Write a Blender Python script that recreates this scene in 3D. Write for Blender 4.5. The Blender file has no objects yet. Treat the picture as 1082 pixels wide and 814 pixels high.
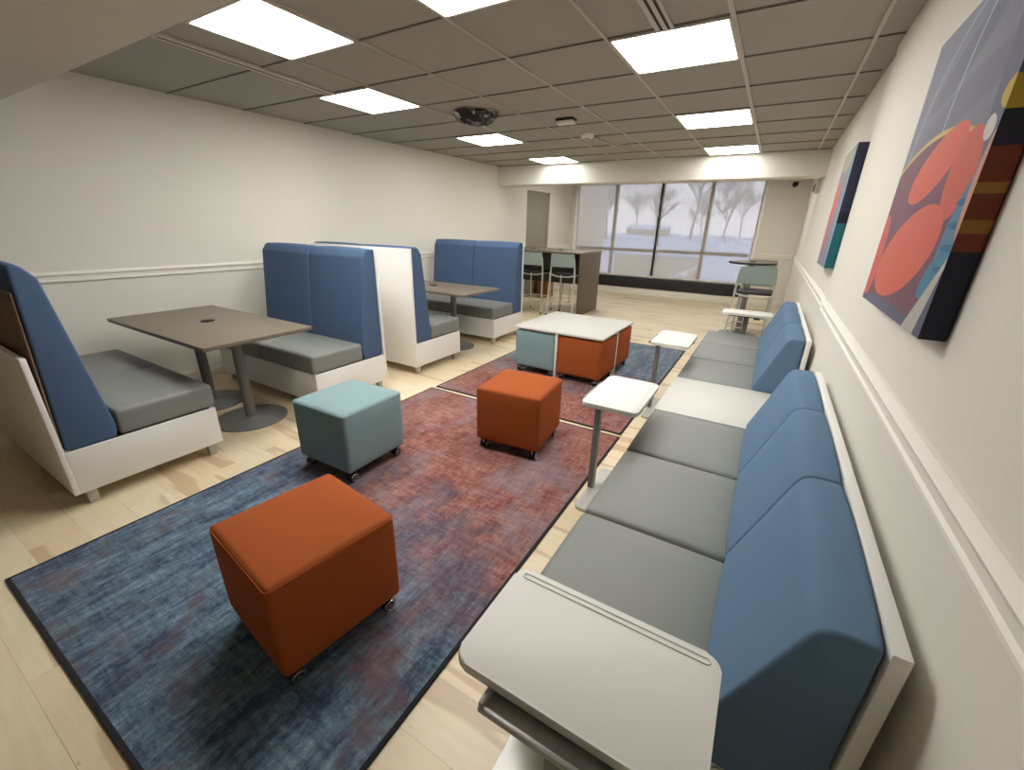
import bpy, bmesh, math, random
from mathutils import Vector, Matrix
random.seed(7)
S = bpy.context.scene
COL = S.collection
PI = math.pi

# ------------------------------------------------------------------ materials
MATS = {}
def lin(c):
    return tuple(((v/255)/12.92 if v/255 <= 0.04045 else ((v/255+0.055)/1.055)**2.4) for v in c)

class NG:
    """small node-graph helper"""
    def __init__(self, name):
        self.m = bpy.data.materials.new(name); self.m.use_nodes = True
        self.t = self.m.node_tree; self.t.nodes.clear()
        self.out = self.t.nodes.new('ShaderNodeOutputMaterial')
    def n(self, typ, **kw):
        nd = self.t.nodes.new(typ)
        for k, v in kw.items(): setattr(nd, k, v)
        return nd
    def link(self, a, b): self.t.links.new(a, b)
    def val(self, sock, v):
        if isinstance(v, (int, float)): sock.default_value = v
        elif isinstance(v, (tuple, list)):
            v = tuple(v)
            if len(v) == 3 and len(sock.default_value) == 4: v = v+(1,)
            sock.default_value = v
        else: self.link(v, sock)
    def math(self, op, a, b=None, c=None, clamp=False):
        nd = self.n('ShaderNodeMath', operation=op, use_clamp=clamp)
        self.val(nd.inputs[0], a)
        if b is not None: self.val(nd.inputs[1], b)
        if c is not None: self.val(nd.inputs[2], c)
        return nd.outputs[0]
    def coords(self, scale=(1,1,1), rot=(0,0,0), loc=(0,0,0), kind='Object'):
        tc = self.n('ShaderNodeTexCoord'); mp = self.n('ShaderNodeMapping')
        mp.inputs['Scale'].default_value = scale; mp.inputs['Rotation'].default_value = rot
        mp.inputs['Location'].default_value = loc
        self.link(tc.outputs[kind], mp.inputs[0]); return mp.outputs[0]
    def world(self, scale=(1,1,1)):
        g = self.n('ShaderNodeNewGeometry'); mp = self.n('ShaderNodeMapping')
        mp.inputs['Scale'].default_value = scale
        self.link(g.outputs['Position'], mp.inputs[0]); return mp.outputs[0]
    def noise(self, vec, scale, detail=3, rough=.55, dist=0):
        nd = self.n('ShaderNodeTexNoise'); self.link(vec, nd.inputs['Vector'])
        nd.inputs['Scale'].default_value = scale; nd.inputs['Detail'].default_value = detail
        nd.inputs['Roughness'].default_value = rough; nd.inputs['Distortion'].default_value = dist
        return nd.outputs[0]
    def mix(self, f, a, b, blend='MIX'):
        nd = self.n('ShaderNodeMix', data_type='RGBA', blend_type=blend)
        self.val(nd.inputs[0], f); self.val(nd.inputs[6], a); self.val(nd.inputs[7], b)
        return nd.outputs[2]
    def ramp(self, f, stops):
        nd = self.n('ShaderNodeValToRGB'); cr = nd.color_ramp
        while len(cr.elements) > 1: cr.elements.remove(cr.elements[-1])
        cr.elements[0].position = stops[0][0]; cr.elements[0].color = tuple(stops[0][1])+(1,)
        for p, c in stops[1:]:
            e = cr.elements.new(p); e.color = tuple(c)+(1,)
        self.link(f, nd.inputs[0]); return nd.outputs[0]
    def smooth(self, v, a, b):
        nd = self.n('ShaderNodeMapRange', interpolation_type='SMOOTHSTEP')
        self.link(v, nd.inputs[0]); nd.inputs[1].default_value = a; nd.inputs[2].default_value = b
        return nd.outputs[0]
    def bump(self, h, strength=.2, dist=.002):
        nd = self.n('ShaderNodeBump'); nd.inputs['Strength'].default_value = strength
        nd.inputs['Distance'].default_value = dist
        self.link(h, nd.inputs['Height']); return nd.outputs[0]
    def bsdf(self, color, rough=.6, metal=0, normal=None, spec=.5, sheen=0):
        b = self.n('ShaderNodeBsdfPrincipled')
        self.val(b.inputs['Base Color'], color); self.val(b.inputs['Roughness'], rough)
        b.inputs['Metallic'].default_value = metal
        b.inputs['Specular IOR Level'].default_value = spec
        if sheen: b.inputs['Sheen Weight'].default_value = sheen
        if normal is not None: self.link(normal, b.inputs['Normal'])
        self.link(b.outputs[0], self.out.inputs[0]); return self.m

def plain(name, rgb, rough=.5, metal=0, spec=.5, var=.04, vs=6, bump=0, bs=200):
    g = NG(name); c = lin(rgb); co = g.coords()
    nz = g.noise(co, vs, 4)
    col = g.mix(nz, tuple(v*(1-var) for v in c), tuple(min(1, v*(1+var)) for v in c))
    nm = g.bump(g.noise(co, bs, 2), bump, .001) if bump else None
    MATS[name] = g.bsdf(col, rough, metal, nm, spec); return MATS[name]

def fabric(name, rgb, weave=700, var=.12, bump=.35, rough=.92, sheen=0):
    g = NG(name); c = lin(rgb); co = g.coords()
    w = g.noise(co, weave, 2); v = g.noise(co, 5, 3)
    f = g.math('ADD', g.math('MULTIPLY', w, .8), g.math('MULTIPLY', v, .2))
    col = g.mix(f, tuple(x*(1-var*1.6) for x in c), tuple(min(1, x*(1+var*1.6)) for x in c))
    MATS[name] = g.bsdf(col, rough, 0, g.bump(w, bump, .001), .25, sheen); return MATS[name]

plain('wall_paint', (224,220,209), .85, spec=.2, var=.015, vs=2, bump=.06, bs=160)
plain('trim_paint', (235,231,220), .45, var=.01)
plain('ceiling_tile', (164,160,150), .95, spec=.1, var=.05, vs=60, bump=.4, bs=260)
plain('soffit_paint', (216,211,199), .9, spec=.1, var=.02)
plain('grid_metal', (186,180,167), .5, var=.01)
plain('dark_gap', (34,33,32), .8)
plain('laminate_white', (236,235,230), .5, var=.012)
plain('tablet_white', (224,223,216), .5, spec=.35, var=.01)
plain('laminate_white_dim', (205,204,197), .5, spec=.35, var=.01)  # darker copy of the white laminate, tones down the light on tops
plain('seat_vinyl', (130,133,129), .5, spec=.45, var=.03, bump=.1, bs=420)
fabric('blue_fabric', (79,100,131))
fabric('sofa_blue', (97,123,150))
fabric('orange_fabric', (157,79,36))
fabric('teal_fabric', (131,156,158))
plain('table_laminate', (117,107,92), .42, var=.06, vs=18)
plain('panel_laminate', (98,86,70), .5, var=.08, vs=14)
plain('edge_dark', (48,44,42), .5)
plain('steel', (186,185,180), .35, metal=.6, var=.03)
plain('grey_paint', (126,126,126), .45, metal=.1, var=.02)
plain('silver_paint', (196,195,188), .38, metal=.25, var=.02)
plain('handle_grey', (158,158,155), .4, metal=.3, var=.02)
plain('grid_shadow', (120,114,104), .8)
plain('base_grey', (122,123,121), .42, metal=.25, var=.03)
plain('chrome', (205,205,205), .15, metal=1)
plain('black_plastic', (24,24,25), .45)
plain('brown_board', (124,104,84), .9, var=.25, vs=6)
plain('stool_plastic', (142,158,154), .5, var=.02)
plain('white_plastic', (222,220,212), .4)
plain('door_paint', (138,133,118), .6, var=.02)
plain('tan_wood', (150,98,52), .6, var=.15, vs=12)
plain('rug_edge', (34,33,38), .95, var=.15, vs=80)
plain('snow', (214,221,234), .9, spec=.1, var=.03)
plain('bark_hazed', (172,163,152), .95, var=.15)  # bark lightened, outdoor haze is put into the colour
plain('stucco', (206,193,164), .9, var=.05)
plain('roof_snow', (228,232,240), .9)
plain('rail_white', (250,250,250), .5)
plain('window_frame', (238,232,224), .5)
plain('frame_black', (30,31,34), .5)

def mk_foil():
    g = NG('foil'); co = g.coords()
    nz = g.noise(co, 14, 2)
    col = g.ramp(nz, [(.45, (.022,.018,.018)), (.56, (.05,.042,.04)), (.64, (.5,.47,.45))])
    MATS['foil'] = g.bsdf(col, .25, .6, g.bump(nz, .8, .02))
mk_foil()

def mk_floor():
    g = NG('floor_planks'); P = g.world()
    br = g.n('ShaderNodeTexBrick'); g.link(P, br.inputs['Vector'])
    br.offset = .37; br.offset_frequency = 2; br.squash = 1
    br.inputs['Color1'].default_value = (0,0,0,1); br.inputs['Color2'].default_value = (1,1,1,1)
    br.inputs['Mortar'].default_value = (.5,.5,.5,1)
    br.inputs['Scale'].default_value = 1; br.inputs['Mortar Size'].default_value = .0012
    br.inputs['Mortar Smooth'].default_value = .3
    br.inputs['Brick Width'].default_value = 1.35; br.inputs['Row Height'].default_value = .185
    tone = br.outputs['Color']
    # each plank shifts its grain
    off = g.n('ShaderNodeVectorMath', operation='MULTIPLY_ADD')
    g.link(tone, off.inputs[0]); off.inputs[1].default_value = (13.7, 5.1, 0); g.link(P, off.inputs[2])
    mp = g.n('ShaderNodeMapping'); mp.inputs['Scale'].default_value = (1.2, 9, 1)
    g.link(off.outputs[0], mp.inputs[0])
    grain = g.noise(mp.outputs[0], 4, 5, .6, .6)
    mp2 = g.n('ShaderNodeMapping'); mp2.inputs['Scale'].default_value = (.75, 6.0, 1)
    g.link(off.outputs[0], mp2.inputs[0])
    heart = g.smooth(g.noise(mp2.outputs[0], 1.2, 2, .45, .15), .57, .625)
    mp3 = g.n('ShaderNodeMapping'); mp3.inputs['Scale'].default_value = (1.4, 3, 1)
    g.link(off.outputs[0], mp3.inputs[0])
    knot = g.smooth(g.noise(mp3.outputs[0], 7, 2), .73, .78)
    base = g.mix(grain, lin((216,198,162)), lin((238,226,200)))
    t2 = g.n('ShaderNodeSeparateColor'); g.link(tone, t2.inputs[0])
    base = g.mix(g.math('MULTIPLY', t2.outputs[0], .3), base, lin((206,174,124)))
    base = g.mix(g.math('MULTIPLY', heart, .5), base, lin((172,136,98)))
    base = g.mix(g.math('MULTIPLY', knot, .6), base, lin((110,82,56)))
    base = g.mix(g.math('MULTIPLY', br.outputs['Fac'], .3), base, lin((140,110,76)))
    MATS['floor_planks'] = g.bsdf(base, .38, 0, g.bump(grain, .06, .001), .4)
mk_floor()

def mk_rug(name, y0, y1, flip):
    g = NG(name); P = g.world()
    sx = g.n('ShaderNodeSeparateXYZ'); g.link(P, sx.inputs[0])
    X, Y = sx.outputs[0], sx.outputs[1]
    def st(scale, sc): 
        mp = g.n('ShaderNodeMapping'); mp.inputs['Scale'].default_value = scale
        g.link(P, mp.inputs[0]); return mp.outputs[0]
    stroke = g.noise(st((7, 1.3, 1), 1), 1.7, 6, .72, .6)     # long strokes along the rug
    hatch = g.noise(st((34, 6, 1), 1), 1.5, 5, .75, .3)       # fine scratches along
    cross = g.noise(st((5, 26, 1), 1), 1.5, 5, .75, .3)       # fine scratches across
    mott = g.noise(P, 2.6, 7, .7, .3)
    fine = g.noise(P, 60, 4, .8)
    f = g.math('ADD', g.math('MULTIPLY', stroke, .30), g.math('MULTIPLY', mott, .18))
    f = g.math('ADD', f, g.math('MULTIPLY', fine, .16))
    f = g.math('ADD', f, g.math('MULTIPLY', hatch, .2))
    f = g.math('ADD', f, g.math('MULTIPLY', cross, .16))
    f2 = g.math('ADD', g.math('MULTIPLY', cross, .24), g.math('MULTIPLY', mott, .24))
    f2 = g.math('ADD', f2, g.math('MULTIPLY', fine, .2))
    f2 = g.math('ADD', f2, g.math('MULTIPLY', hatch, .22))
    f2 = g.math('ADD', f2, g.math('MULTIPLY', stroke, .1))
    weave = fine
    blue = g.ramp(f, [(.38, lin((34,42,58))), (.45, lin((62,76,96))), (.5, lin((92,112,130))), (.55, lin((122,146,160))), (.63, lin((180,196,206)))])
    red = g.ramp(f2, [(.38, lin((60,34,36))), (.45, lin((106,62,56))), (.51, lin((144,92,82))), (.56, lin((160,122,114))), (.64, lin((178,162,164)))])
    mf = g.math('ADD', mott, g.math('MULTIPLY', g.math('SUBTRACT', fine, .5), .3))
    rust = g.smooth(mf, .53, .61)
    blue = g.mix(g.math('MULTIPLY', rust, .62), blue, lin((96,70,74)))
    low = g.noise(P, 1.7, 4, .7, .4)
    red = g.mix(g.math('MULTIPLY', g.smooth(low, .46, .6), .55), red, g.mix(f, lin((70,62,76)), lin((164,156,164))))
    if not flip:
        t = g.math('ADD', Y, g.math('MULTIPLY', g.math('ADD', X, 1.6), .28))
        t = g.math('ADD', t, g.math('MULTIPLY', g.math('SUBTRACT', mott, .5), 2.6))
        k = g.smooth(t, .75, 1.75)
        purple = g.mix(f, lin((56,44,60)), lin((130,116,128)))
        col = g.mix(k, blue, red)
        mid = g.math('MULTIPLY', g.math('MULTIPLY', k, g.math('SUBTRACT', 1, k)), 1.6)
        col = g.mix(mid, col, purple)
    else:
        t = g.math('ADD', Y, g.math('MULTIPLY', g.math('SUBTRACT', mott, .5), 1.8))
        k = g.smooth(t, 3.75, 4.35)
        grey = g.ramp(f, [(.4, lin((56,66,80))), (.5, lin((96,110,126))), (.6, lin((150,160,168)))])
        col = g.mix(k, red, grey)
    MATS[name] = g.bsdf(col, .95, 0, g.bump(weave, .35, .002), .15, .1)
mk_rug('rug_blue_red', .08, 2.82, False)
mk_rug('rug_red_grey', 2.85, 5.6, True)

def emis(name, rgb, s):
    g = NG(name); e = g.n('ShaderNodeEmission'); e.inputs[0].default_value = tuple(rgb)+(1,)
    e.inputs[1].default_value = s; g.link(e.outputs[0], g.out.inputs[0]); MATS[name] = g.m
for row, st in ((0,27.0),(2,19.5),(5,20.0),(8,12.0),(11,20.0)): emis('diffuser_glow_%d' % row, (1, .98, .945), st)

def mk_shade():
    g = NG('shade_mesh'); co = g.coords()
    tr = g.n('ShaderNodeBsdfTransparent'); tr.inputs[0].default_value = (.98,.98,1,1)
    tl = g.n('ShaderNodeBsdfTranslucent'); tl.inputs[0].default_value = lin((214,208,196))+(1,)
    df = g.n('ShaderNodeBsdfDiffuse'); df.inputs[0].default_value = lin((196,190,178))+(1,)
    a = g.n('ShaderNodeMixShader'); a.inputs[0].default_value = .5
    g.link(tl.outputs[0], a.inputs[1]); g.link(df.outputs[0], a.inputs[2])
    b = g.n('ShaderNodeMixShader'); b.inputs[0].default_value = .47
    g.link(a.outputs[0], b.inputs[1]); g.link(tr.outputs[0], b.inputs[2])
    g.link(b.outputs[0], g.out.inputs[0]); MATS['shade_mesh'] = g.m
mk_shade()
def mk_glass():
    g = NG('glass'); tr = g.n('ShaderNodeBsdfTransparent'); gl = g.n('ShaderNodeBsdfGlossy')
    gl.inputs['Roughness'].default_value = .02
    fr = g.n('ShaderNodeFresnel'); fr.inputs[0].default_value = 1.45
    m = g.n('ShaderNodeMixShader'); g.link(fr.outputs[0], m.inputs[0])
    g.link(tr.outputs[0], m.inputs[1]); g.link(gl.outputs[0], m.inputs[2]); g.link(m.outputs[0], g.out.inputs[0])
    MATS['glass'] = g.m
mk_glass()

class Paint(NG):
    """abstract artwork: u runs along the wall, v is height (metres, world)"""
    def start(self, base):
        g = self.n('ShaderNodeNewGeometry'); s = self.n('ShaderNodeSeparateXYZ')
        self.link(g.outputs['Position'], s.inputs[0])
        self.u, self.v = s.outputs[1], s.outputs[2]
        self.nz = self.noise(g.outputs['Position'], 9, 4)
        self.c = base
    def ell(self, cu, cv, a, b, rot, color, soft=.02, amt=1):
        c, s = math.cos(rot), math.sin(rot)
        du = self.math('SUBTRACT', self.u, cu); dv = self.math('SUBTRACT', self.v, cv)
        p = self.math('DIVIDE', self.math('ADD', self.math('MULTIPLY', du, c), self.math('MULTIPLY', dv, s)), a)
        q = self.math('DIVIDE', self.math('SUBTRACT', self.math('MULTIPLY', dv, c), self.math('MULTIPLY', du, s)), b)
        r = self.math('ADD', self.math('MULTIPLY', p, p), self.math('MULTIPLY', q, q))
        k = self.smooth(r, 1+soft, 1-soft) if False else self.math('SUBTRACT', 1, self.smooth(r, 1-soft, 1+soft))
        if amt < 1: k = self.math('MULTIPLY', k, amt)
        self.c = self.mix(k, self.c, lin(color)); return k
    def ring(self, cu, cv, a, b, rot, w, color):
        c, s = math.cos(rot), math.sin(rot)
        du = self.math('SUBTRACT', self.u, cu); dv = self.math('SUBTRACT', self.v, cv)
        p = self.math('DIVIDE', self.math('ADD', self.math('MULTIPLY', du, c), self.math('MULTIPLY', dv, s)), a)
        q = self.math('DIVIDE', self.math('SUBTRACT', self.math('MULTIPLY', dv, c), self.math('MULTIPLY', du, s)), b)
        r = self.math('SQRT', self.math('ADD', self.math('MULTIPLY', p, p), self.math('MULTIPLY', q, q)))
        k = self.math('LESS_THAN', self.math('ABSOLUTE', self.math('SUBTRACT', r, 1)), w)
        self.c = self.mix(k, self.c, lin(color))
    def below(self, u0, v0, u1, v1, color, above=False, lim=None, amt=1):
        # half plane under the line through two points
        sl = (v1-v0)/(u1-u0)
        line = self.math('ADD', self.math('MULTIPLY', self.math('SUBTRACT', self.u, u0), sl), v0)
        d = self.math('SUBTRACT', self.v, line)
        k = self.math('GREATER_THAN' if above else 'LESS_THAN', d, 0)
        if lim:
            k = self.math('MULTIPLY', k, self.math('LESS_THAN', self.math('ABSOLUTE', d), lim))
        if amt < 1: k = self.math('MULTIPLY', k, amt)
        self.c = self.mix(k, self.c, lin(color))
    def vband(self, v0, v1, color, amt=1):
        k = self.math('MULTIPLY', self.math('GREATER_THAN', self.v, v0), self.math('LESS_THAN', self.v, v1))
        if amt < 1: k = self.math('MULTIPLY', k, amt)
        self.c = self.mix(k, self.c, lin(color))
    def done(self, rough=.7):
        c = self.mix(self.math('MULTIPLY', self.nz, .16), self.c, lin((120,118,130)))
        return self.bsdf(c, rough, 0, None, .25)

# ------------------------------------------------------------------ mesh helpers
def finish(bm, name, mat, parent=None, smooth=True, ang=40):
    me = bpy.data.meshes.new(name)
    bmesh.ops.recalc_face_normals(bm, faces=bm.faces[:])
    bm.to_mesh(me); bm.free()
    mats = mat if isinstance(mat, (list, tuple)) else [mat]
    for m in mats: me.materials.append(MATS[m] if isinstance(m, str) else m)
    if smooth:
        for p in me.polygons: p.use_smooth = True
        me.set_sharp_from_angle(angle=math.radians(ang))
    o = bpy.data.objects.new(name, me); COL.objects.link(o)
    if parent is not None: o.parent = parent
    return o

def box(bm, x0, x1, y0, y1, z0, z1, bev=0, seg=2):
    xs, ys, zs = sorted((x0,x1)), sorted((y0,y1)), sorted((z0,z1))
    v = [bm.verts.new((x,y,z)) for x in xs for y in ys for z in zs]
    fs = [(0,1,3,2),(4,6,7,5),(0,4,5,1),(2,3,7,6),(0,2,6,4),(1,5,7,3)]
    faces = [bm.faces.new([v[i] for i in f]) for f in fs]
    if bev:
        es = set(e for f in faces for e in f.edges)
        bmesh.ops.bevel(bm, geom=list(es), offset=bev, segments=seg, profile=.5, affect='EDGES')
    return v

def soft_box(bm, x0, x1, y0, y1, z0, z1, r, crown=(0,0,0,0,0,0), n=4, div=6):
    """rounded box; crown = bulge of -x,+x,-y,+y,-z,+z faces"""
    c = Vector(((x0+x1)/2,(y0+y1)/2,(z0+z1)/2)); h = Vector((abs(x1-x0)/2,abs(y1-y0)/2,abs(z1-z0)/2))
    def samples(hh):
        t = [-hh + r*(1-math.cos(k*PI/2/n)) for k in range(n)]
        inner = [-(hh-r) + 2*(hh-r)*k/div for k in range(div+1)]
        return t + inner + [-v for v in reversed(t)]
    sx, sy, sz = samples(h.x), samples(h.y), samples(h.z)
    cache = {}
    def vert(p):
        key = (round(p[0],6),round(p[1],6),round(p[2],6))
        if key in cache: return cache[key]
        q = Vector(p); inn = Vector((max(-(h.x-r),min(h.x-r,q.x)),max(-(h.y-r),min(h.y-r,q.y)),max(-(h.z-r),min(h.z-r,q.z))))
        d = q-inn
        # cube corner -> sphere mapping with smooth spacing
        if d.length > 1e-9:
            m = max(abs(d.x),abs(d.y),abs(d.z))
            d = d.normalized()*r if m > 0 else d
            w = inn + d
        else: w = q
        bx, by, bz = 1-(w.x/h.x)**2, 1-(w.y/h.y)**2, 1-(w.z/h.z)**2
        bx, by, bz = max(bx,0)**.6, max(by,0)**.6, max(bz,0)**.6
        w = w.copy()
        if q.x <= -h.x+1e-7: w.x -= crown[0]*by*bz
        if q.x >=  h.x-1e-7: w.x += crown[1]*by*bz
        if q.y <= -h.y+1e-7: w.y -= crown[2]*bx*bz
        if q.y >=  h.y-1e-7: w.y += crown[3]*bx*bz
        if q.z <= -h.z+1e-7: w.z -= crown[4]*bx*by
        if q.z >=  h.z-1e-7: w.z += crown[5]*bx*by
        v = bm.verts.new(c+w); cache[key] = v; return v
    def face(a, b, fn):
        for i in range(len(a)-1):
            for j in range(len(b)-1):
                q = [vert(fn(a[i],b[j])),vert(fn(a[i+1],b[j])),vert(fn(a[i+1],b[j+1])),vert(fn(a[i],b[j+1]))]
                if len(set(q)) == 4:
                    try: bm.faces.new(q)
                    except ValueError: pass
    for s in (-1,1):
        face(sx, sy, lambda p,q: (p,q,s*h.z))
        face(sx, sz, lambda p,q: (p,s*h.y,q))
        face(sy, sz, lambda p,q: (s*h.x,p,q))

def prism(bm, pts, axis, a0, a1, bev=0, seg=3):
    """pts: outline in the two other axes (order x,y,z minus axis)"""
    def mk(p, a):
        if axis == 'x': return (a, p[0], p[1])
        if axis == 'y': return (p[0], a, p[1])
        return (p[0], p[1], a)
    A = [bm.verts.new(mk(p,a0)) for p in pts]; B = [bm.verts.new(mk(p,a1)) for p in pts]
    fs = [bm.faces.new(A), bm.faces.new(B[::-1])]
    n = len(pts)
    for i in range(n): fs.append(bm.faces.new([A[i],B[i],B[(i+1)%n],A[(i+1)%n]]))
    if bev:
        bmesh.ops.recalc_face_normals(bm, faces=fs)
        es = set(e for f in fs for e in f.edges)
        bmesh.ops.bevel(bm, geom=list(es), offset=bev, segments=seg, profile=.5, affect='EDGES')

def bolster(bm, outline, axis, a0, a1, r=.014, crown=.006, n=4, m=8):
    """upholstered prism: outline swept along an axis, rounded ends, gently swollen middle"""
    P = [Vector(p) for p in outline]; N = len(P)
    area = sum(P[i].x*P[(i+1)%N].y-P[(i+1)%N].x*P[i].y for i in range(N)); sg = 1 if area > 0 else -1
    nor = []
    for i in range(N):
        e = (P[(i+1)%N]-P[i-1]); nor.append(Vector((e.y,-e.x)).normalized()*sg)
    st = [(a0+r*(1-math.cos(k*PI/2/n)), -r*(1-math.sin(k*PI/2/n))) for k in range(n)]
    for k in range(m+1):
        u = -1+2*k/m; st.append((a0+r+(a1-a0-2*r)*k/m, crown*(1-u*u)**.7))
    st += [(a1-(q[0]-a0), q[1]) for q in reversed(st[:n])]
    rings = []
    for a, o in st:
        ring = []
        for p, nn in zip(P, nor):
            q = p+nn*o
            ring.append(bm.verts.new((a,q.x,q.y) if axis == 'x' else (q.x,a,q.y)))
        rings.append(ring)
    for A, B in zip(rings, rings[1:]):
        for i in range(N): bm.faces.new([A[i],B[i],B[(i+1)%N],A[(i+1)%N]])
    bm.faces.new(rings[0]); bm.faces.new(rings[-1][::-1])

def round_rect(x0, x1, y0, y1, r, n=6):
    out = []
    for cx, cy, a in ((x1-r,y1-r,0),(x0+r,y1-r,PI/2),(x0+r,y0+r,PI),(x1-r,y0+r,1.5*PI)):
        for k in range(n+1):
            t = a+k*PI/2/n; out.append((cx+r*math.cos(t), cy+r*math.sin(t)))
    return out

def round_poly(pts, rs, n=5):
    """outline with rounded corners"""
    out = []; N = len(pts)
    for i in range(N):
        p = Vector(pts[i]); a = Vector(pts[i-1]); b = Vector(pts[(i+1)%N]); r = rs[i] if isinstance(rs,(list,tuple)) else rs
        if r <= 0: out.append(tuple(p)); continue
        da = (a-p).normalized(); db = (b-p).normalized()
        ang = da.angle(db); t = min(r/math.tan(ang/2), (a-p).length*.48, (b-p).length*.48)
        p0 = p+da*t; p1 = p+db*t
        for k in range(n+1):
            s = k/n; q = p0*(1-s)**2 + p*2*s*(1-s) + p1*s*s; out.append((q.x,q.y))
    return out

def tube(bm, pts, r, seg=10, closed=False, caps=True):
    pts = [Vector(p) for p in pts]; n = len(pts); rings = []
    rr = r if isinstance(r, (list,tuple)) else [r]*n
    prev = None
    for i in range(n):
        if closed: d = (pts[(i+1)%n]-pts[i-1]).normalized()
        else: d = (pts[min(i+1,n-1)]-pts[max(i-1,0)]).normalized()
        up = prev if prev is not None else (Vector((0,0,1)) if abs(d.z) < .9 else Vector((1,0,0)))
        s = d.cross(up).normalized(); u = s.cross(d).normalized(); prev = u
        rings.append([bm.verts.new(pts[i]+(s*math.cos(2*PI*k/seg)+u*math.sin(2*PI*k/seg))*rr[i]) for k in range(seg)])
    m = n if closed else n-1
    for i in range(m):
        A, B = rings[i], rings[(i+1)%n]
        for k in range(seg): bm.faces.new([A[k],A[(k+1)%seg],B[(k+1)%seg],B[k]])
    if caps and not closed:
        bm.faces.new(rings[0][::-1]); bm.faces.new(rings[-1])

def lathe(bm, prof, cx=0, cy=0, seg=32):
    """prof: (r,z) list; r=0 allowed at ends"""
    rings = []
    for r, z in prof:
        if r < 1e-6: rings.append([bm.verts.new((cx,cy,z))])
        else: rings.append([bm.verts.new((cx+r*math.cos(2*PI*k/seg), cy+r*math.sin(2*PI*k/seg), z)) for k in range(seg)])
    for A, B in zip(rings, rings[1:]):
        for k in range(seg):
            k2 = (k+1)%seg
            if len(A) == 1 and len(B) == 1: continue
            if len(A) == 1: bm.faces.new([A[0],B[k],B[k2]])
            elif len(B) == 1: bm.faces.new([A[k],B[0],A[k2]])
            else: bm.faces.new([A[k],A[k2],B[k2],B[k]])

def BM(): return bmesh.new()
def tag(o, label=None, cat=None, group=None, kind=None):
    if label: o['label'] = label
    if cat: o['category'] = cat
    if group: o['group'] = group
    if kind: o['kind'] = kind
    return o
def thing(name, label, cat, loc=(0,0,0), rz=0, group=None):
    o = bpy.data.objects.new(name, None); COL.objects.link(o)
    o.empty_display_size = .1
    o.location = loc; o.rotation_euler = (0,0,rz)
    return tag(o, label, cat, group)
def dup(src, loc, rz, label, group=None):
    r = src.copy(); COL.objects.link(r); r.location = loc; r.rotation_euler = (0,0,rz)
    r['label'] = label
    if group: r['group'] = group
    for ch in list(src.children):
        c = ch.copy(); COL.objects.link(c); c.parent = r
        for g in list(ch.children):
            d = g.copy(); COL.objects.link(d); d.parent = c
    return r
def struct(name, bm, mat, parent=None, **kw):
    o = finish(bm, name, mat, parent, **kw); o['kind'] = 'structure'; return o

# ------------------------------------------------------------------ room shell
CZ = 2.42                 # ceiling height
XN, XF = .362, .382       # right wall: near part stands proud of the far part
YS = 3.45                 # where it steps back
YB = 10.1                 # window wall
YR = -6.0                 # wall behind the camera
LA = -math.atan(.0276)    # left wall is very slightly out of square
LP = Vector((-4.60-.0276*1.43, 0, 0))
def lx(y): return LP.x + .0276*y

bm = BM(); box(bm, -6.0, 1.0, YR-.2, YB+.15, -.12, 0); struct('floor', bm, 'floor_planks', smooth=False)

# left wall with its door opening (built in the wall's own frame)
LD0, LD1, LDH = 7.98, 8.96, 2.14
bm = BM()
box(bm, -.14, 0, YR-.1, LD0, 0, 2.6); box(bm, -.14, 0, LD1, YB+.1, 0, 2.6); box(bm, -.14, 0, LD0, LD1, LDH, 2.6)
wl = struct('wall_left', bm, 'wall_paint', smooth=False); wl.location = LP; wl.rotation_euler.z = LA
bm = BM(); box(bm, -.10, -.02, LD0+.002, LD1-.002, .004, LDH-.003, .003)
d1 = struct('door_1', bm, 'door_paint'); d1.location = LP; d1.rotation_euler.z = LA
bm = BM(); tube(bm, [(-.03,LD0+.07,1.0),(.03,LD0+.07,1.0),(.035,LD0+.085,1.0),(.035,LD0+.19,1.0)], .009)
finish(bm, 'door_handle', 'steel', d1)

# right wall, two planes
bm = BM(); box(bm, XN, XN+.2, YR-.1, YS, 0, 2.6); struct('wall_right', bm, 'wall_paint', smooth=False)
bm = BM(); box(bm, XF, XF+.18, YS, YB+.1, 0, 2.6); struct('wall_right_rear', bm, 'wall_paint', smooth=False)
bm = BM(); box(bm, -5.2, XN+.2, YR-.15, YR, 0, 2.6); struct('wall_rear', bm, 'panel_laminate', smooth=False)
# window wall
WX0, WX1, WZ0, WZ1 = -4.235, -.335, .40, 2.43
bm = BM()
box(bm, -4.6, WX0, YB, YB+.14, 0, 2.6); box(bm, WX1, XF+.1, YB, YB+.14, 0, 2.6)
box(bm, WX0, WX1, YB, YB+.14, 0, WZ0); box(bm, WX0, WX1, YB, YB+.14, WZ1, 2.6)
struct('wall_back', bm, 'wall_paint', smooth=False)

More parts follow.
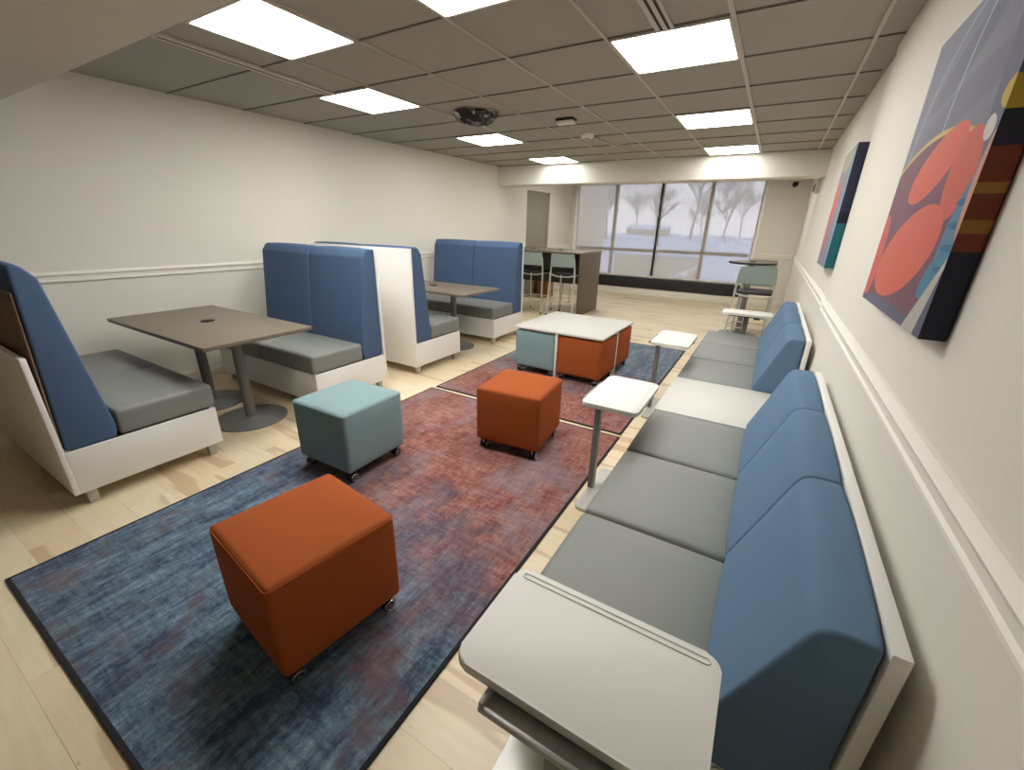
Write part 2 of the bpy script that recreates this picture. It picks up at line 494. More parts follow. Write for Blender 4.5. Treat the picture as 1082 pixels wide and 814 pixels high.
# ceiling tiles + grid
GX = [-.385-.622*k for k in range(8)]
GY = [2.04+.61*k for k in range(-1, 14)]
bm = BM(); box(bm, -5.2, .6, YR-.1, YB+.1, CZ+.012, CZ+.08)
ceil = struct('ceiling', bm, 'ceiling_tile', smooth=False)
bm = BM()
for x, hw in ((GX[0]+.622,.009),(GX[0],.011),(GX[1],.0075),(GX[2],.0065),(GX[3],.003),(GX[4],.003)): box(bm, x-hw, x+hw, .9, YB, CZ+.001, CZ+.014)
struct('ceiling_grid', bm, 'grid_metal', ceil, smooth=False)
bm = BM()
for y in GY:
    if y < YB: box(bm, lx(y)+.01, XN-.002, y-.0038, y+.0038, CZ+.004, CZ+.0135)
struct('tile_gap_shade', bm, 'grid_shadow', ceil, smooth=False)  # dark strips stand in for the shadow in the tile gaps
bm = BM(); box(bm, -5.2, XN+.1, YR, .995, 2.13, 2.45); struct('trim_1', bm, 'soffit_paint', smooth=False)      # bulkhead overhead
bm = BM(); box(bm, -4.6, XN+.1, 6.93, 7.25, 2.13, 2.45); struct('trim_2', bm, 'wall_paint', smooth=False)      # beam across the room

# chair rails: a moulded profile
RZ0, RZ1 = .985, 1.065
def rail_prof(s):   # (offset from wall, z)
    P = [(0,RZ0),(.010,RZ0),(.016,RZ0+.008),(.016,RZ0+.016),(.010,RZ0+.022),(.012,RZ0+.046),(.020,RZ0+.052),(.024,RZ0+.062),(.016,RZ0+.070),(.010,RZ1),(0,RZ1)]
    return [(s*a, z) for a, z in P]
bm = BM(); prism(bm, [(XN+.001-a, z) for a, z in rail_prof(1)], 'y', YR, YS); struct('trim_3', bm, 'trim_paint', ang=25)
bm = BM(); prism(bm, [(XF+.001-a, z-.01) for a, z in rail_prof(1)], 'y', YS+.005, YB-.02); struct('trim_4', bm, 'trim_paint', ang=25)
bm = BM(); prism(bm, [(a-.001, z) for a, z in rail_prof(1)], 'y', YR, LD0-.005)
prism(bm, [(a-.001, z) for a, z in rail_prof(1)], 'y', LD1+.005, YB-.02)
o = struct('trim_5', bm, 'trim_paint', ang=25); o.location = LP; o.rotation_euler.z = LA
bm = BM(); prism(bm, [(YB+.001-a, z-.02) for a, z in rail_prof(1)], 'x', WX1+.03, XF-.03); struct('trim_6', bm, 'trim_paint', ang=25)
# baseboards
bm = BM(); box(bm, XN-.014, XN+.01, YR, YS+.005, 0, .1, .003); box(bm, XF-.014, XF+.01, YS+.008, YB-.02, 0, .1, .003); struct('baseboard_right', bm, 'trim_paint')
bm = BM(); box(bm, -.01, .014, YR, LD0-.002, 0, .1, .003); box(bm, -.01, .014, LD1+.002, YB-.02, 0, .1, .003)
o = struct('baseboard_left', bm, 'trim_paint'); o.location = LP; o.rotation_euler.z = LA
bm = BM(); box(bm, -4.34, XF-.016, YB-.016, YB+.01, 0, .15, .003); struct('baseboard_back', bm, 'trim_paint')

# window: frame, mullions, transom, panes, sill
bm = BM(); t = .05
box(bm, WX0, WX0+t, YB+.03, YB+.12, WZ0, WZ1, .004); box(bm, WX1-t, WX1, YB+.03, YB+.12, WZ0, WZ1, .004)
box(bm, WX0, WX1, YB+.03, YB+.12, WZ0, WZ0+t, .004); box(bm, WX0, WX1, YB+.03, YB+.12, WZ1-t, WZ1, .004)
win = struct('window_1', bm, 'window_frame')
MX = [-3.285, -2.285, -1.29]
for x in MX:
    bm = BM(); box(bm, x-.034, x+.034, YB+.03, YB+.12, WZ0+t, WZ1-t, .004)
    struct('mullion', bm, 'frame_black' if abs(x+2.285) < .01 else 'window_frame', win)
edges = [WX0+t]+MX+[WX1-t]
for a, b in zip(edges, edges[1:]):
    bm = BM(); box(bm, a+.03, b-.03, YB+.035, YB+.11, .965, 1.035, .004); struct('transom', bm, 'window_frame', win)
    for z0, z1 in ((WZ0+t, .965), (1.035, WZ1-t)):
        bm = BM(); box(bm, a+.02, b-.02, YB+.072, YB+.080, z0-.005, z1+.005); struct('glass_pane', bm, 'glass', win)
bm = BM(); box(bm, WX0-.02, WX1-.02, YB-.03, YB+.028, .165, .40, .004); struct('window_sill', bm, 'frame_black', win)
bm = BM(); box(bm, WX0-.03, WX0+.04, YB-.012, YB+.0285, WZ0, WZ1, .002); box(bm, WX1-.012, WX1+.02, YB-.012, YB+.0285, WZ0, WZ1, .002); struct('window_jamb', bm, 'rail_white', win)
# roller shades
def shade(x0, x1, label):
    t = thing('roller_shade', label, 'window shade', ((x0+x1)/2, YB+.012, 2.4), 0, 'mesh roller shades on the big window')
    w = (x1-x0)/2
    bm = BM(); tube(bm, [(-w,0,0),(w,0,0)], .022, 16); finish(bm, 'roller_tube', 'white_plastic', t)
    bm = BM(); box(bm, -w+.005, w-.005, -.002, .0, -1.95, .0); finish(bm, 'shade_cloth', 'shade_mesh', t, smooth=False)
    bm = BM(); box(bm, -w, w, -.009, .007, -1.985, -1.95, .003); finish(bm, 'hem_bar', 'white_plastic', t)
    for s in (-1, 1):
        bm = BM(); box(bm, s*w-.006*(1+s), s*w+.006*(1-s), -.012, .012, -1.985, -.03, .002); finish(bm, 'side_channel', 'white_plastic', t)
shade(-4.19, -2.32, 'translucent roller shade over the left half of the big window')
shade(-2.255, -.35, 'translucent roller shade over the right half of the big window')

# ------------------------------------------------------------------ ceiling lights
def light(i, j, label, first=[None]):
    x = GX[i]-.311; y = GY[j]+.305-(.055 if j == 8 else 0)
    if first[0] is None:
        t = thing('ceiling_light', label, 'ceiling light', (x,y,CZ), 0, 'square ceiling light panels')
        bm = BM()
        for s in (-1,1):
            box(bm, s*.299-.009, s*.299+.009, -.296, .296, -.004, .010, .002); box(bm, -.29, .29, s*.293-.009, s*.293+.009, -.004, .010, .002)
        finish(bm, 'frame', 'grid_metal', t)
        bm = BM(); prism(bm, round_rect(-.288,.288,-.282,.282,.015), 'z', -.002, .008); finish(bm, 'diffuser', 'diffuser_glow_0', t)
        first[0] = t
    else:
        t = dup(first[0], (x,y,CZ), 0, label)
        if j:
            d = [c for c in t.children if c.name.startswith('diffuser')][0]
            key = 'diffuser_row_%d' % j
            if key not in bpy.data.meshes:
                me = d.data.copy(); me.name = key; me.materials[0] = MATS['diffuser_glow_%d' % j]
            d.data = bpy.data.meshes[key]
light(3, 0, 'large bright square ceiling panel nearest the upper left corner of the photo')
light(1, 0, 'square ceiling light cut off by the top edge of the photo')
light(4, 2, 'square ceiling light at the far end of the long slot vent, by the left wall')
light(0, 2, 'large square ceiling light just past the short slot vent, on the right')
light(4, 5, 'square ceiling light beyond the crumpled foil cover')
light(0, 5, 'second of three square ceiling lights running along the right side')
light(4, 8, 'left one of the two ceiling lights touching the far beam')
light(0, 8, 'right one of the two ceiling lights touching the far beam')
light(4, 11, 'added ceiling light, unseen beyond the beam, on the left, lighting the bar table')  # added fill light, hidden by the beam, to brighten the far end
light(0, 11, 'added ceiling light, unseen beyond the beam, on the right, lighting the round table')  # likewise an added, unseen light for the far end

# linear slot vents
def slot(x0, y0, x1, y1, label, dark=1):
    L = math.hypot(x1-x0, y1-y0); rz = -math.atan2(x1-x0, y1-y0)
    t = thing('slot_vent', label, 'air vent', (x0,y0,CZ), rz, 'slot vents in the ceiling')
    bm = BM(); box(bm, -.045, .045, 0, L, -.003, .011, .001); finish(bm, 'vent_frame', 'grid_metal', t)
    bm = BM()
    for dx in ((-.004,) if L > 1.21 and x0 < -3 else (-.012, .024)): box(bm, dx-.007, dx+.007, .01, L-.01, -.0042, -.001)
    finish(bm, 'slot', 'dark_gap', t)
slot(-3.215, 1.44, -3.30, 2.655, 'long dark slot vent in the ceiling beside the left wall')
slot(-.70, 1.46, -.70, 2.655, 'slot vent in the ceiling ending at the large right light')
slot(-1.975, 5.16, -1.86, 6.18, 'short slot vent near the middle of the far ceiling')
# crumpled foil cover
t = thing('foil_cover', 'crumpled dark silver plastic bag hanging over a ceiling fitting', 'ceiling cover', (-2.60,3.66,CZ))
bm = BM(); rnd = random.Random(3); N = 22
rings = []
for k, (r, z) in enumerate([(.2,.0),(.2,-.012),(.16,-.045),(.10,-.075),(.05,-.088)]):
    ring = []
    for i in range(N):
        a = 2*PI*i/N; rr = r*(1+.12*abs(math.cos(2*a)))*(1+rnd.uniform(-.14,.14)); 
        ring.append(bm.verts.new((rr*math.cos(a), rr*math.sin(a)*.9, z+(rnd.uniform(-.016,.012) if k else 0))))
    rings.append(ring)
for A, B in zip(rings, rings[1:]):
    for i in range(N): bm.faces.new([A[i],A[(i+1)%N],B[(i+1)%N],B[i]])
bm.faces.new(rings[-1]); bm.faces.new(rings[0][::-1])
finish(bm, 'crumpled_sheet', 'foil', t, ang=20)
bm = BM(); lathe(bm, [(0,.012),(.2,.012),(.2,-.004),(.0,-.004)]); finish(bm, 'mounting_ring', 'grid_metal', t)
# small white box with a dark opening
t = thing('ceiling_sensor', 'small white box with a dark upper edge on the ceiling', 'sensor', (-1.945,4.22,CZ))
bm = BM(); box(bm, -.085, .085, -.05, .05, -.035, .011, .006); finish(bm, 'housing', 'white_plastic', t)
bm = BM(); box(bm, -.08, .09, -.058, -.045, -.012, .009, .002); box(bm, .081, .093, -.055, .055, -.012, .009, .002); finish(bm, 'dark_edge', 'black_plastic', t)
t = thing('smoke_detector', 'small round smoke detector on the ceiling before the far slot vent', 'smoke detector', (-2.02,4.97,CZ))
bm = BM(); lathe(bm, [(0,.011),(.075,.011),(.075,-.012),(.06,-.028),(.045,-.03)]+[(0,-.03)]); finish(bm, 'housing', 'white_plastic', t)
bm = BM(); lathe(bm, [(.03,-.028),(.028,-.046),(0,-.05)]); finish(bm, 'sensor_cap', 'grid_metal', t)
# dark round sensor on the window wall, white strobe on the right wall
t = thing('wall_sensor', 'small black round sensor high on the wall right of the window', 'sensor', (.115,YB,2.30))
bm = BM(); lathe(bm, [(0,0),(.06,0),(.06,.02),(.05,.025)]+[(0,.025)]); o = finish(bm, 'mount_plate', 'wall_paint', t); o.rotation_euler.x = PI/2
bm = BM(); lathe(bm, [(.05,.02),(.046,.045),(.03,.06),(0,.066)]); o = finish(bm, 'dome', 'black_plastic', t); o.rotation_euler.x = PI/2
t = thing('alarm_strobe', 'small white wall alarm high on the right wall past the beam', 'alarm', (XF,7.62,2.09))
bm = BM(); box(bm, -.055, .004, -.085, .085, -.11, .11, .008); finish(bm, 'housing', 'white_plastic', t)
bm = BM(); lathe(bm, [(0,0),(.05,0),(.045,.02),(0,.028)]); o = finish(bm, 'speaker_grille', 'grey_paint', t); o.location = (-.054,0,-.045); o.rotation_euler.y = -PI/2
bm = BM(); box(bm, -.068, -.05, -.05, .05, .03, .08, .006); finish(bm, 'strobe_lens', 'trim_paint', t)

# ------------------------------------------------------------------ rugs
def rug(x0, x1, y0, y1, mat, label):
    t = thing('area_rug', label, 'rug', ((x0+x1)/2,(y0+y1)/2,0))
    w, h = (x1-x0)/2, (y1-y0)/2
    bm = BM(); box(bm, -w+.014, w-.014, -h+.014, h-.014, .001, .009, .002); finish(bm, 'pile', mat, t)
    bm = BM()
    for s in (-1,1):
        box(bm, s*(w-.009)-.009, s*(w-.009)+.009, -h, h, .001, .0095, .003); box(bm, -w+.012, w-.012, s*(h-.009)-.009, s*(h-.009)+.009, .001, .0095, .003)
    finish(bm, 'bound_edge', 'rug_edge', t)
rug(-2.535, -.70, .08, 2.815, 'rug_blue_red', 'near area rug fading from blue to rust red')
rug(-2.52, -.705, 2.86, 5.62, 'rug_red_grey', 'far area rug fading from rust red to blue grey under the white table')

# ------------------------------------------------------------------ ottomans
def caster(bm_w, bm_f, x, y, z1, a):
    pass
def make_ottoman(mat, label, name='cube_ottoman'):
    t = thing(name, label, 'ottoman')
    s = .228
    bm = BM(); soft_box(bm, -s, s, -s, s, .074, .452, .022, (.006,.006,.006,.006,0,.008)); finish(bm, 'cushion_body', mat, t)
    bm = BM()
    for z in (.437,):
        ring = [(p[0],p[1],z+.004) for p in round_rect(-s+.001, s-.001, -s+.001, s-.001, .02, 4)]
        tube(bm, ring, .0022, 6, closed=True)
    finish(bm, 'seam', mat, t)
    bm = BM(); box(bm, -.205, .205, -.205, .205, .062, .077, .003); finish(bm, 'base_board', 'black_plastic', t)
    for sx in (-1,1):
        for sy in (-1,1):
            cx, cy = sx*.182, sy*.182
            bm = BM(); tube(bm, [(cx-.024,cy,.0285),(cx-.006,cy,.0285)], .0282, 20); tube(bm, [(cx+.006,cy,.0285),(cx+.024,cy,.0285)], .0282, 20)
            w = finish(bm, 'caster', 'black_plastic', t)
            bm = BM()
            for sg in (-1,1):
                ring = [(cx+sg*.0245, cy+.021*math.cos(2*PI*k/20), .0285+.021*math.sin(2*PI*k/20)) for k in range(20)]
                tube(bm, ring, .0045, 8, closed=True); tube(bm, [(cx+sg*.020,cy,.0285),(cx+sg*.027,cy,.0285)], .008, 12)
            prism(bm, round_rect(cy-.02,cy+.02,.034,.064,.006,3), 'x', cx-.0055, cx+.0055)
            finish(bm, 'wheel_hub', 'chrome', w)
    return t
R = math.radians
ot = make_ottoman('orange_fabric', 'orange cube ottoman on casters nearest the camera, on the blue rug')
ot.location = (-1.258,.682,.009); ot.rotation_euler.z = R(-7.6)
dup(ot, (-1.305,2.352,.009), R(5.6), 'orange cube ottoman standing alone at the gap between the two rugs')
tl = make_ottoman('teal_fabric', 'teal cube ottoman standing alone near the booth table')
tl.location = (-2.085,1.548,.009); tl.rotation_euler.z = R(1)
# white table with ottomans tucked under it
CTX, CTY, CTR = -1.651, 4.157, R(-1)
t = thing('coffee_table', 'square white coffee table with ottomans tucked into its four bays', 'table', (CTX,CTY,.0105), CTR)
bm = BM(); box(bm, -.478, .478, -.484, .484, .472, .492, .003); finish(bm, 'tabletop', 'laminate_white_dim', t)
bm = BM(); box(bm, -.009, .009, -.478, .478, 0, .472, .001); finish(bm, 'divider_panel', 'laminate_white', t)
for s in (-1,1):
    bm = BM(); box(bm, .009 if s > 0 else -.472, .472 if s > 0 else -.009, -.009, .009, 0, .472, .001); finish(bm, 'divider_panel', 'laminate_white', t)
def under(dx, dy):
    c, s = math.cos(CTR), math.sin(CTR); return (CTX+c*dx-s*dy, CTY+s*dx+c*dy, .009)
dup(tl, under(-.245,-.245), CTR, 'teal cube ottoman tucked under the left front of the white table')
dup(ot, under(.245,-.245), CTR, 'orange cube ottoman tucked under the right front of the white table')
dup(ot, under(.245,.245), CTR, 'orange cube ottoman tucked under the far right bay of the white table')

# ------------------------------------------------------------------ sofas along the right wall
def sofa(ys, label):
    """ys: cushion boundaries along the wall"""
    y0, y1 = ys[0], ys[-1]
    t = thing('bench_sofa', label, 'sofa', (0,(y0+y1)/2,0)); oy = (y0+y1)/2
    bm = BM(); box(bm, -.395, .30, y0-oy+.004, y1-oy-.004, .09, .325, .003); finish(bm, 'base', 'laminate_white', t)
    bm = BM(); box(bm, .303, .331, y0-oy, y1-oy, .09, .826, .0025); finish(bm, 'back_panel', 'laminate_white', t)
    for a, b in zip(ys, ys[1:]):
        a -= oy; b -= oy
        bm = BM(); soft_box(bm, -.432, .085, a+.002, b-.002, .327, .440, .024, (.004,0,.0,.0,0,.008)); finish(bm, 'seat_cushion', 'seat_vinyl', t)
        prof = round_poly([(.076,.335),(.296,.335),(.296,.824),(.205,.826),(.07,.47)], [.014,.012,.012,.055,.03])
        bm = BM(); bolster(bm, prof, 'y', a+.002, b-.002, .010, .007)
        finish(bm, 'back_cushion', 'sofa_blue', t)
    for x in (-.34, .25):
        for y in (y0-oy+.06, y1-oy-.06):
            bm = BM(); box(bm, x-.02, x+.02, y-.02, y+.02, 0, .091, .002); finish(bm, 'foot', 'steel', t)
sofa([.74, 1.316, 1.886, 2.468], 'nearest blue and grey three seat sofa against the right wall')
sofa([3.176, 3.785, 4.40, 5.0], 'far blue and grey three seat sofa against the right wall')
t = thing('end_table', 'low white tabletop joining the two blue sofas', 'table', (0,2.822,0))
bm = BM(); box(bm, -.43, .331, -.35, .35, .415, .440, .003); finish(bm, 'tabletop', 'laminate_white_dim', t)
bm = BM(); box(bm, -.395, .30, -.346, .346, .09, .415, .003); finish(bm, 'base', 'laminate_white', t)
for x in (-.34,.25):
    for y in (-.28,.28):
        bm = BM(); box(bm, x-.02, x+.02, y-.02, y+.02, 0, .091, .002); finish(bm, 'foot', 'steel', t)

# ------------------------------------------------------------------ laptop tables (long side along local X, column under the -y edge, groove on the +y edge)
def make_laptop():
    t = thing('laptop_table', 'white laptop table at the near end of the front sofa', 'side table', (0,0,0), 0, 'white laptop tables by the sofas')
    bm = BM(); 
    top = round_rect(-.238,.238,-.142,.142,.032,6)
    prism(bm, top, 'z', .628, .652)
    es = [e for e in bm.edges if abs(e.verts[0].co.z-e.verts[1].co.z) < 1e-6]
    bmesh.ops.bevel(bm, geom=es, offset=.006, segments=3, profile=.5, affect='EDGES')
    tp = finish(bm, 'tabletop', 'tablet_white', t)
    bm = BM()
    ring = [(p[0],p[1],.6525) for p in round_rect(-.215,.215,.112,.126,.0065,5)]
    tube(bm, ring, .0022, 6, closed=True); finish(bm, 'pen_groove', 'tablet_white', tp)
    bm = BM(); box(bm, -.15, .11, -.180, -.168, .606, .621, .004); box(bm, -.15, .11, -.172, -.10, .606, .612, .002)
    for hx in (-.145,.105): box(bm, hx-.005, hx+.005, -.175, -.10, .606, .629, .002)
    finish(bm, 'handle_bar', 'handle_grey', t)
    bm = BM(); soft_box(bm, -.13, -.07, .105, .14, .602, .628, .01); finish(bm, 'height_lever', 'edge_dark', t)
    bm = BM(); box(bm, -.16, .16, -.12, .10, .612, .629, .003); finish(bm, 'mounting_plate', 'black_plastic', t)
    bm = BM(); box(bm, -.026, .026, -.135, -.103, .02, .615, .004); finish(bm, 'column', 'grey_paint', t)
    bm = BM(); prism(bm, round_rect(-.235,.235,-.135,.155,.035,5), 'z', 0, .02, .004, 2); finish(bm, 'foot_plate', 'silver_paint', t)
    return t
lt = make_laptop(); lt.location = (-.156,.600,0)
lt['label'] = 'white laptop table in the foreground, beside the near end of the front sofa'
dup(lt, (-.535,2.085,.0), R(-90), 'white laptop table in front of the nearest sofa, over the farthest seat')
dup(lt, (-.535,3.50,.0), R(-90), 'white laptop table beyond the white end table, over the rug edge')
dup(lt, (-.10,5.15,.0), R(180), 'white laptop table seen edge on at the far end of the far sofa')

# ------------------------------------------------------------------ booths
BX0, BX1 = -4.33, -2.89
def bench(y_back, y_front, panel_h, label, brown=False):
    """local frame: +Y is forward from the back panel, x as world"""
    D = abs(y_front-y_back); s = 1 if y_front > y_back else -1
    t = thing('booth_bench', label, 'booth bench', ((BX0+BX1)/2, y_back, 0), 0)
    w = (BX1-BX0)/2
    def Y(v): return s*v
    def bx(bm, x0, x1, a, b, z0, z1, bev=0): box(bm, x0, x1, Y(a), Y(b), z0, z1, bev)
    bm = BM(); bx(bm, -w, w, .024, D, .085, .33, .003); finish(bm, 'base', 'laminate_white', t)
    bm = BM(); bx(bm, -w, w, 0, .024, .085, panel_h, .003); finish(bm, 'back_panel', 'laminate_white', t)
    bm = BM(); bx(bm, -w+.01, w-.01, .05, D-.03, .32, .336); finish(bm, 'seat_board', 'black_plastic', t)
    for k in (0,1):
        x0 = -w+k*w+.002; x1 = x0+w-.004
        ya, yb = sorted((Y(.255), Y(D+.012)))
        bm = BM(); soft_box(bm, x0, x1, ya, yb, .335, .482, .022, (0,0,0,0,0,.008)); finish(bm, 'seat_cushion', 'seat_vinyl', t)
        prof = round_poly([(Y(.032),.334),(Y(.238),.334),(Y(.250),.40),(Y(.16),1.19),(Y(.112),1.256),(Y(.032 if not brown else .072),1.256)], [.014,.02,.03,.04,.04,.016 if not brown else .02])
        bm = BM(); bolster(bm, prof, 'x', x0+.001, x1-.001, .011, .006)
        bc = finish(bm, 'back_cushion', 'blue_fabric', t)
        if brown:
            bm = BM(); v = [bm.verts.new(p) for p in ((x0+.012,Y(.0255),.345),(x1-.008,Y(.0255),.345),(x1-.008,Y(.062),1.135),(x0+.012,Y(.062),1.135))]
            v2 = [bm.verts.new((q.co.x, q.co.y-s*.006, q.co.z)) for q in v]
            bm.faces.new(v); bm.faces.new(v2[::-1])
            for i in range(4): bm.faces.new([v[i],v2[i],v2[(i+1)%4],v[(i+1)%4]])
            o = finish(bm, 'backing_board', 'brown_board', bc, smooth=False); o['label'] = 'brown board behind the blue back cushion'
    for x in (-w+.05, w-.05):
        for y in (.07, D-.06):
            bm = BM(); box(bm, x-.022, x+.022, Y(y)-.022, Y(y)+.022, 0, .086, .002); finish(bm, 'foot', 'steel', t)
    return t
bench(.42, 1.15, .838, 'booth bench at the left edge of the photo, its brown back showing', True)
bench(2.61, 1.877, 1.256, 'booth bench facing the camera across the nearest brown table')
bench(3.0, 3.728, 1.244, 'booth bench in the middle turned away, showing its white back panel')
bench(5.18, 4.446, 1.256, 'farthest booth bench, facing the camera behind the second brown table')

def booth_table(cx, cy, label, first=[None]):
    if first[0] is not None: return dup(first[0], (cx,cy,0), 0, label)
    t = thing('booth_table', label, 'table', (cx,cy,0)); first[0] = t
    bm = BM(); box(bm, -.715, .715, -.365, .365, .716, .742, .003); finish(bm, 'tabletop', 'table_laminate', t)
    bm = BM(); lathe(bm, [(0,.741),(.045,.741),(.045,.748),(.038,.752),(0,.752)]); g = finish(bm, 'power_grommet', 'black_plastic', t); g.location = (-.05,.02,0)
    for x in (-.36, .235):
        bm = BM(); lathe(bm, [(0,.012),(.036,.012),(.036,.716),(0,.716)], x, .045); finish(bm, 'column', 'base_grey', t)
        bm = BM(); lathe(bm, [(0,0),(.255,0),(.255,.006),(.24,.012),(.06,.016),(.045,.024),(0,.024)], x, .045, 48); finish(bm, 'base_disc', 'base_grey', t)
    return t
booth_table(-3.515, 1.49, 'brown table in the nearest booth')
booth_table(-3.515, 4.07, 'brown table in the farther booth')

# ------------------------------------------------------------------ bar table and stools
t = thing('bar_table', 'brown counter height table with a solid end panel by the window', 'bar table', (-3.54,7.29,0))
bm = BM(); box(bm, -.83, .84, -.47, .47, 1.04, 1.07, .002); finish(bm, 'tabletop', 'table_laminate', t)
bm = BM(); box(bm, .80, .838, -.465, .465, 0, 1.04, .002); finish(bm, 'end_panel', 'panel_laminate', t)
bm = BM(); box(bm, -.828, -.79, -.465, .465, 0, 1.04, .002); finish(bm, 'end_panel', 'panel_laminate', t)
bm = BM(); box(bm, -.79, .80, .08, .1, .48, 1.04, .002); finish(bm, 'modesty_panel', 'edge_dark', t)
for x in (-.38, .19):
    bm = BM(); lathe(bm, [(0,1.069),(.045,1.069),(.045,1.077),(.038,1.081),(0,1.081)]); o = finish(bm, 'power_grommet', 'black_plastic', t); o.location = (x,.09,0)

def make_stool():
    t = thing('bar_stool', 'bar stool', 'bar stool', (0,0,0), 0, 'grey green bar stools')
    bm = BM(); soft_box(bm, -.2, .2, -.17, .22, .695, .735, .018, (0,0,0,0,0,.006), 3, 4); finish(bm, 'seat', 'black_plastic', t)
    # curved backrest
    bm = BM(); n = 8
    G = []
    for i in range(n+1):
        u = -1+2*i/n; row = []
        for k, z in enumerate((.835,.85,.98,1.035,1.045)):
            hw = (.222,.226,.212,.206,.196)[k]
            y = -.235-.02*(z-.83)/.2 + .03*u*u
            row.append((u*hw, y, z))
        G.append(row)
    F = [[bm.verts.new(p) for p in r] for r in G]; K = [[bm.verts.new((p[0],p[1]-.012,p[2])) for p in r] for r in G]
    m = 5
    for i in range(n):
        for k in range(m-1):
            bm.faces.new([F[i][k],F[i+1][k],F[i+1][k+1],F[i][k+1]]); bm.faces.new([K[i][k],K[i][k+1],K[i+1][k+1],K[i+1][k]])
        bm.faces.new([F[i][0],K[i][0],K[i+1][0],F[i+1][0]]); bm.faces.new([F[i][m-1],F[i+1][m-1],K[i+1][m-1],K[i][m-1]])
    for i in (0,n):
        for k in range(m-1): bm.faces.new([F[i][k],F[i][k+1],K[i][k+1],K[i][k]])
    finish(bm, 'backrest', 'stool_plastic', t, ang=60)
    for s in (-1,1):
        bm = BM(); tube(bm, [(s*.205,-.215,.97),(s*.215,-.20,.83),(s*.222,-.20,.70),(s*.245,-.255,.02)], .0135, 10); l = finish(bm, 'leg', 'silver_paint', t)
        bm = BM(); tube(bm, [(s*.245,-.255,.0),(s*.2445,-.2535,.035)], .0155, 10); finish(bm, 'rubber_foot', 'black_plastic', l)
        bm = BM(); tube(bm, [(s*.19,.17,.70),(s*.215,.235,.02)], .0135, 10); l = finish(bm, 'leg', 'silver_paint', t)
        bm = BM(); tube(bm, [(s*.2155,.2365,.0),(s*.214,.233,.035)], .0155, 10); finish(bm, 'rubber_foot', 'black_plastic', l)
    bm = BM()
    tube(bm, [(-.222,-.20,.70),(-.1,-.195,.672),(.1,-.195,.672),(.222,-.20,.70)], .009, 8)
    tube(bm, [(-.222,-.2,.70),(-.2,.17,.69),(.2,.17,.69),(.222,-.2,.70)], .009, 8); finish(bm, 'seat_frame', 'silver_paint', t)
    bm = BM()
    tube(bm, [(-.236,-.235,.26),(-.206,.21,.26),(.206,.21,.26),(.236,-.235,.26)], .008, 8, closed=True); finish(bm, 'footrest', 'silver_paint', t)
    return t
st = make_stool(); st.location = (-2.975,6.885,0); st['label'] = 'grey green bar stool nearest the end panel of the bar table'
dup(st, (-3.575,6.885,0), R(1), 'grey green bar stool partly hidden behind the farthest booth back')
dup(st, (-3.16,7.80,0), R(180), 'bar stool on the window side of the bar table, only its legs showing')
dup(st, (-.09,6.50,0), R(-3), 'grey green bar stool in front of the small round table')
dup(st, (-.10,7.74,0), R(180), 'bar stool on the window side of the small round table')

t = thing('round_bar_table', 'small round high table with a dark rim by the right wall', 'bar table', (-.215,7.1,0))
bm = BM(); lathe(bm, [(0,1.036),(.30,1.036),(.302,1.06),(0,1.06)], seg=48); tp = finish(bm, 'tabletop', 'table_laminate', t)
bm = BM(); lathe(bm, [(.296,1.03),(.306,1.034),(.306,1.056),(.298,1.0585),(.296,1.03)], seg=48); finish(bm, 'rim', 'edge_dark', tp)
bm = BM(); lathe(bm, [(0,1.059),(.045,1.059),(.045,1.067),(.038,1.071),(0,1.071)]); finish(bm, 'power_grommet', 'black_plastic', t)
bm = BM(); lathe(bm, [(0,.02),(.04,.02),(.04,1.036),(0,1.036)]); finish(bm, 'column', 'base_grey', t)
bm = BM(); lathe(bm, [(0,0),(.27,0),(.27,.006),(.25,.014),(.06,.018),(.05,.03),(0,.03)], seg=48); finish(bm, 'base_disc', 'base_grey', t)

t = thing('storage_bin', 'tan bin on the floor seen between the bar stool legs', 'bin', (-4.215,8.55,0))
bm = BM(); prism(bm, round_rect(-.16,.16,-.14,.14,.05,5), 'z', .0, .42, .004, 2); finish(bm, 'bin_body', 'tan_wood', t)
bm = BM(); tube(bm, [(p[0],p[1],.42) for p in round_rect(-.162,.162,-.142,.142,.05,5)], .01, 8, closed=True); finish(bm, 'bin_rim', 'edge_dark', t)

# ------------------------------------------------------------------ paintings on the right wall
g = Paint('art_large'); g.start(lin((134,134,146)))
g.ell(1.62,1.87,.20,.05,-.35,(116,114,128), .5, .8); g.ell(1.5,1.77,.34,.05,-.15,(122,118,130), .5, .8)
g.ring(1.50,1.60,.42,.40,0,.009,(156,178,200)); g.ring(1.40,1.66,.22,.36,0,.022,(150,178,204))
g.ell(1.62,1.38,.60,.338,0,(208,174,112),.01)
g.ell(1.62,1.37,.60,.335,0,(128,92,104),.01)
g.below(1.22,1.2,1.33,1.9,(118,116,134),True)
g.ell(1.575,1.632,.19,.068,-.27,(216,114,96),.04)
g.ell(1.345,1.595,.088,.092,0,(210,110,96),.04)
g.ell(1.60,1.418,.27,.108,-.24,(218,114,96),.04)
g.ell(1.93,1.40,.07,.13,0,(208,106,94),.04)
g.ell(1.62,1.19,.60,.10,0,(108,108,130),.03)
g.ell(1.255,1.47,.055,.13,.25,(104,140,166),.08); g.ell(1.30,1.385,.07,.035,-.7,(84,140,168),.1)
for k in range(4): g.ell(1.25,1.40+.045*k,.05,.008,0,(70,120,150),.1)
g.below(1.245,1.41,1.39,1.25,(196,194,184)); g.below(1.23,1.40,1.285,1.25,(104,102,122))
g.ell(1.27,1.668,.028,.022,.5,(214,212,206),.1); g.ell(1.225,1.56,.028,.10,0,(204,160,140),.12)
g.ell(1.205,1.72,.06,.03,0,(200,172,84),.1)
MATS['art_large'] = g.done()
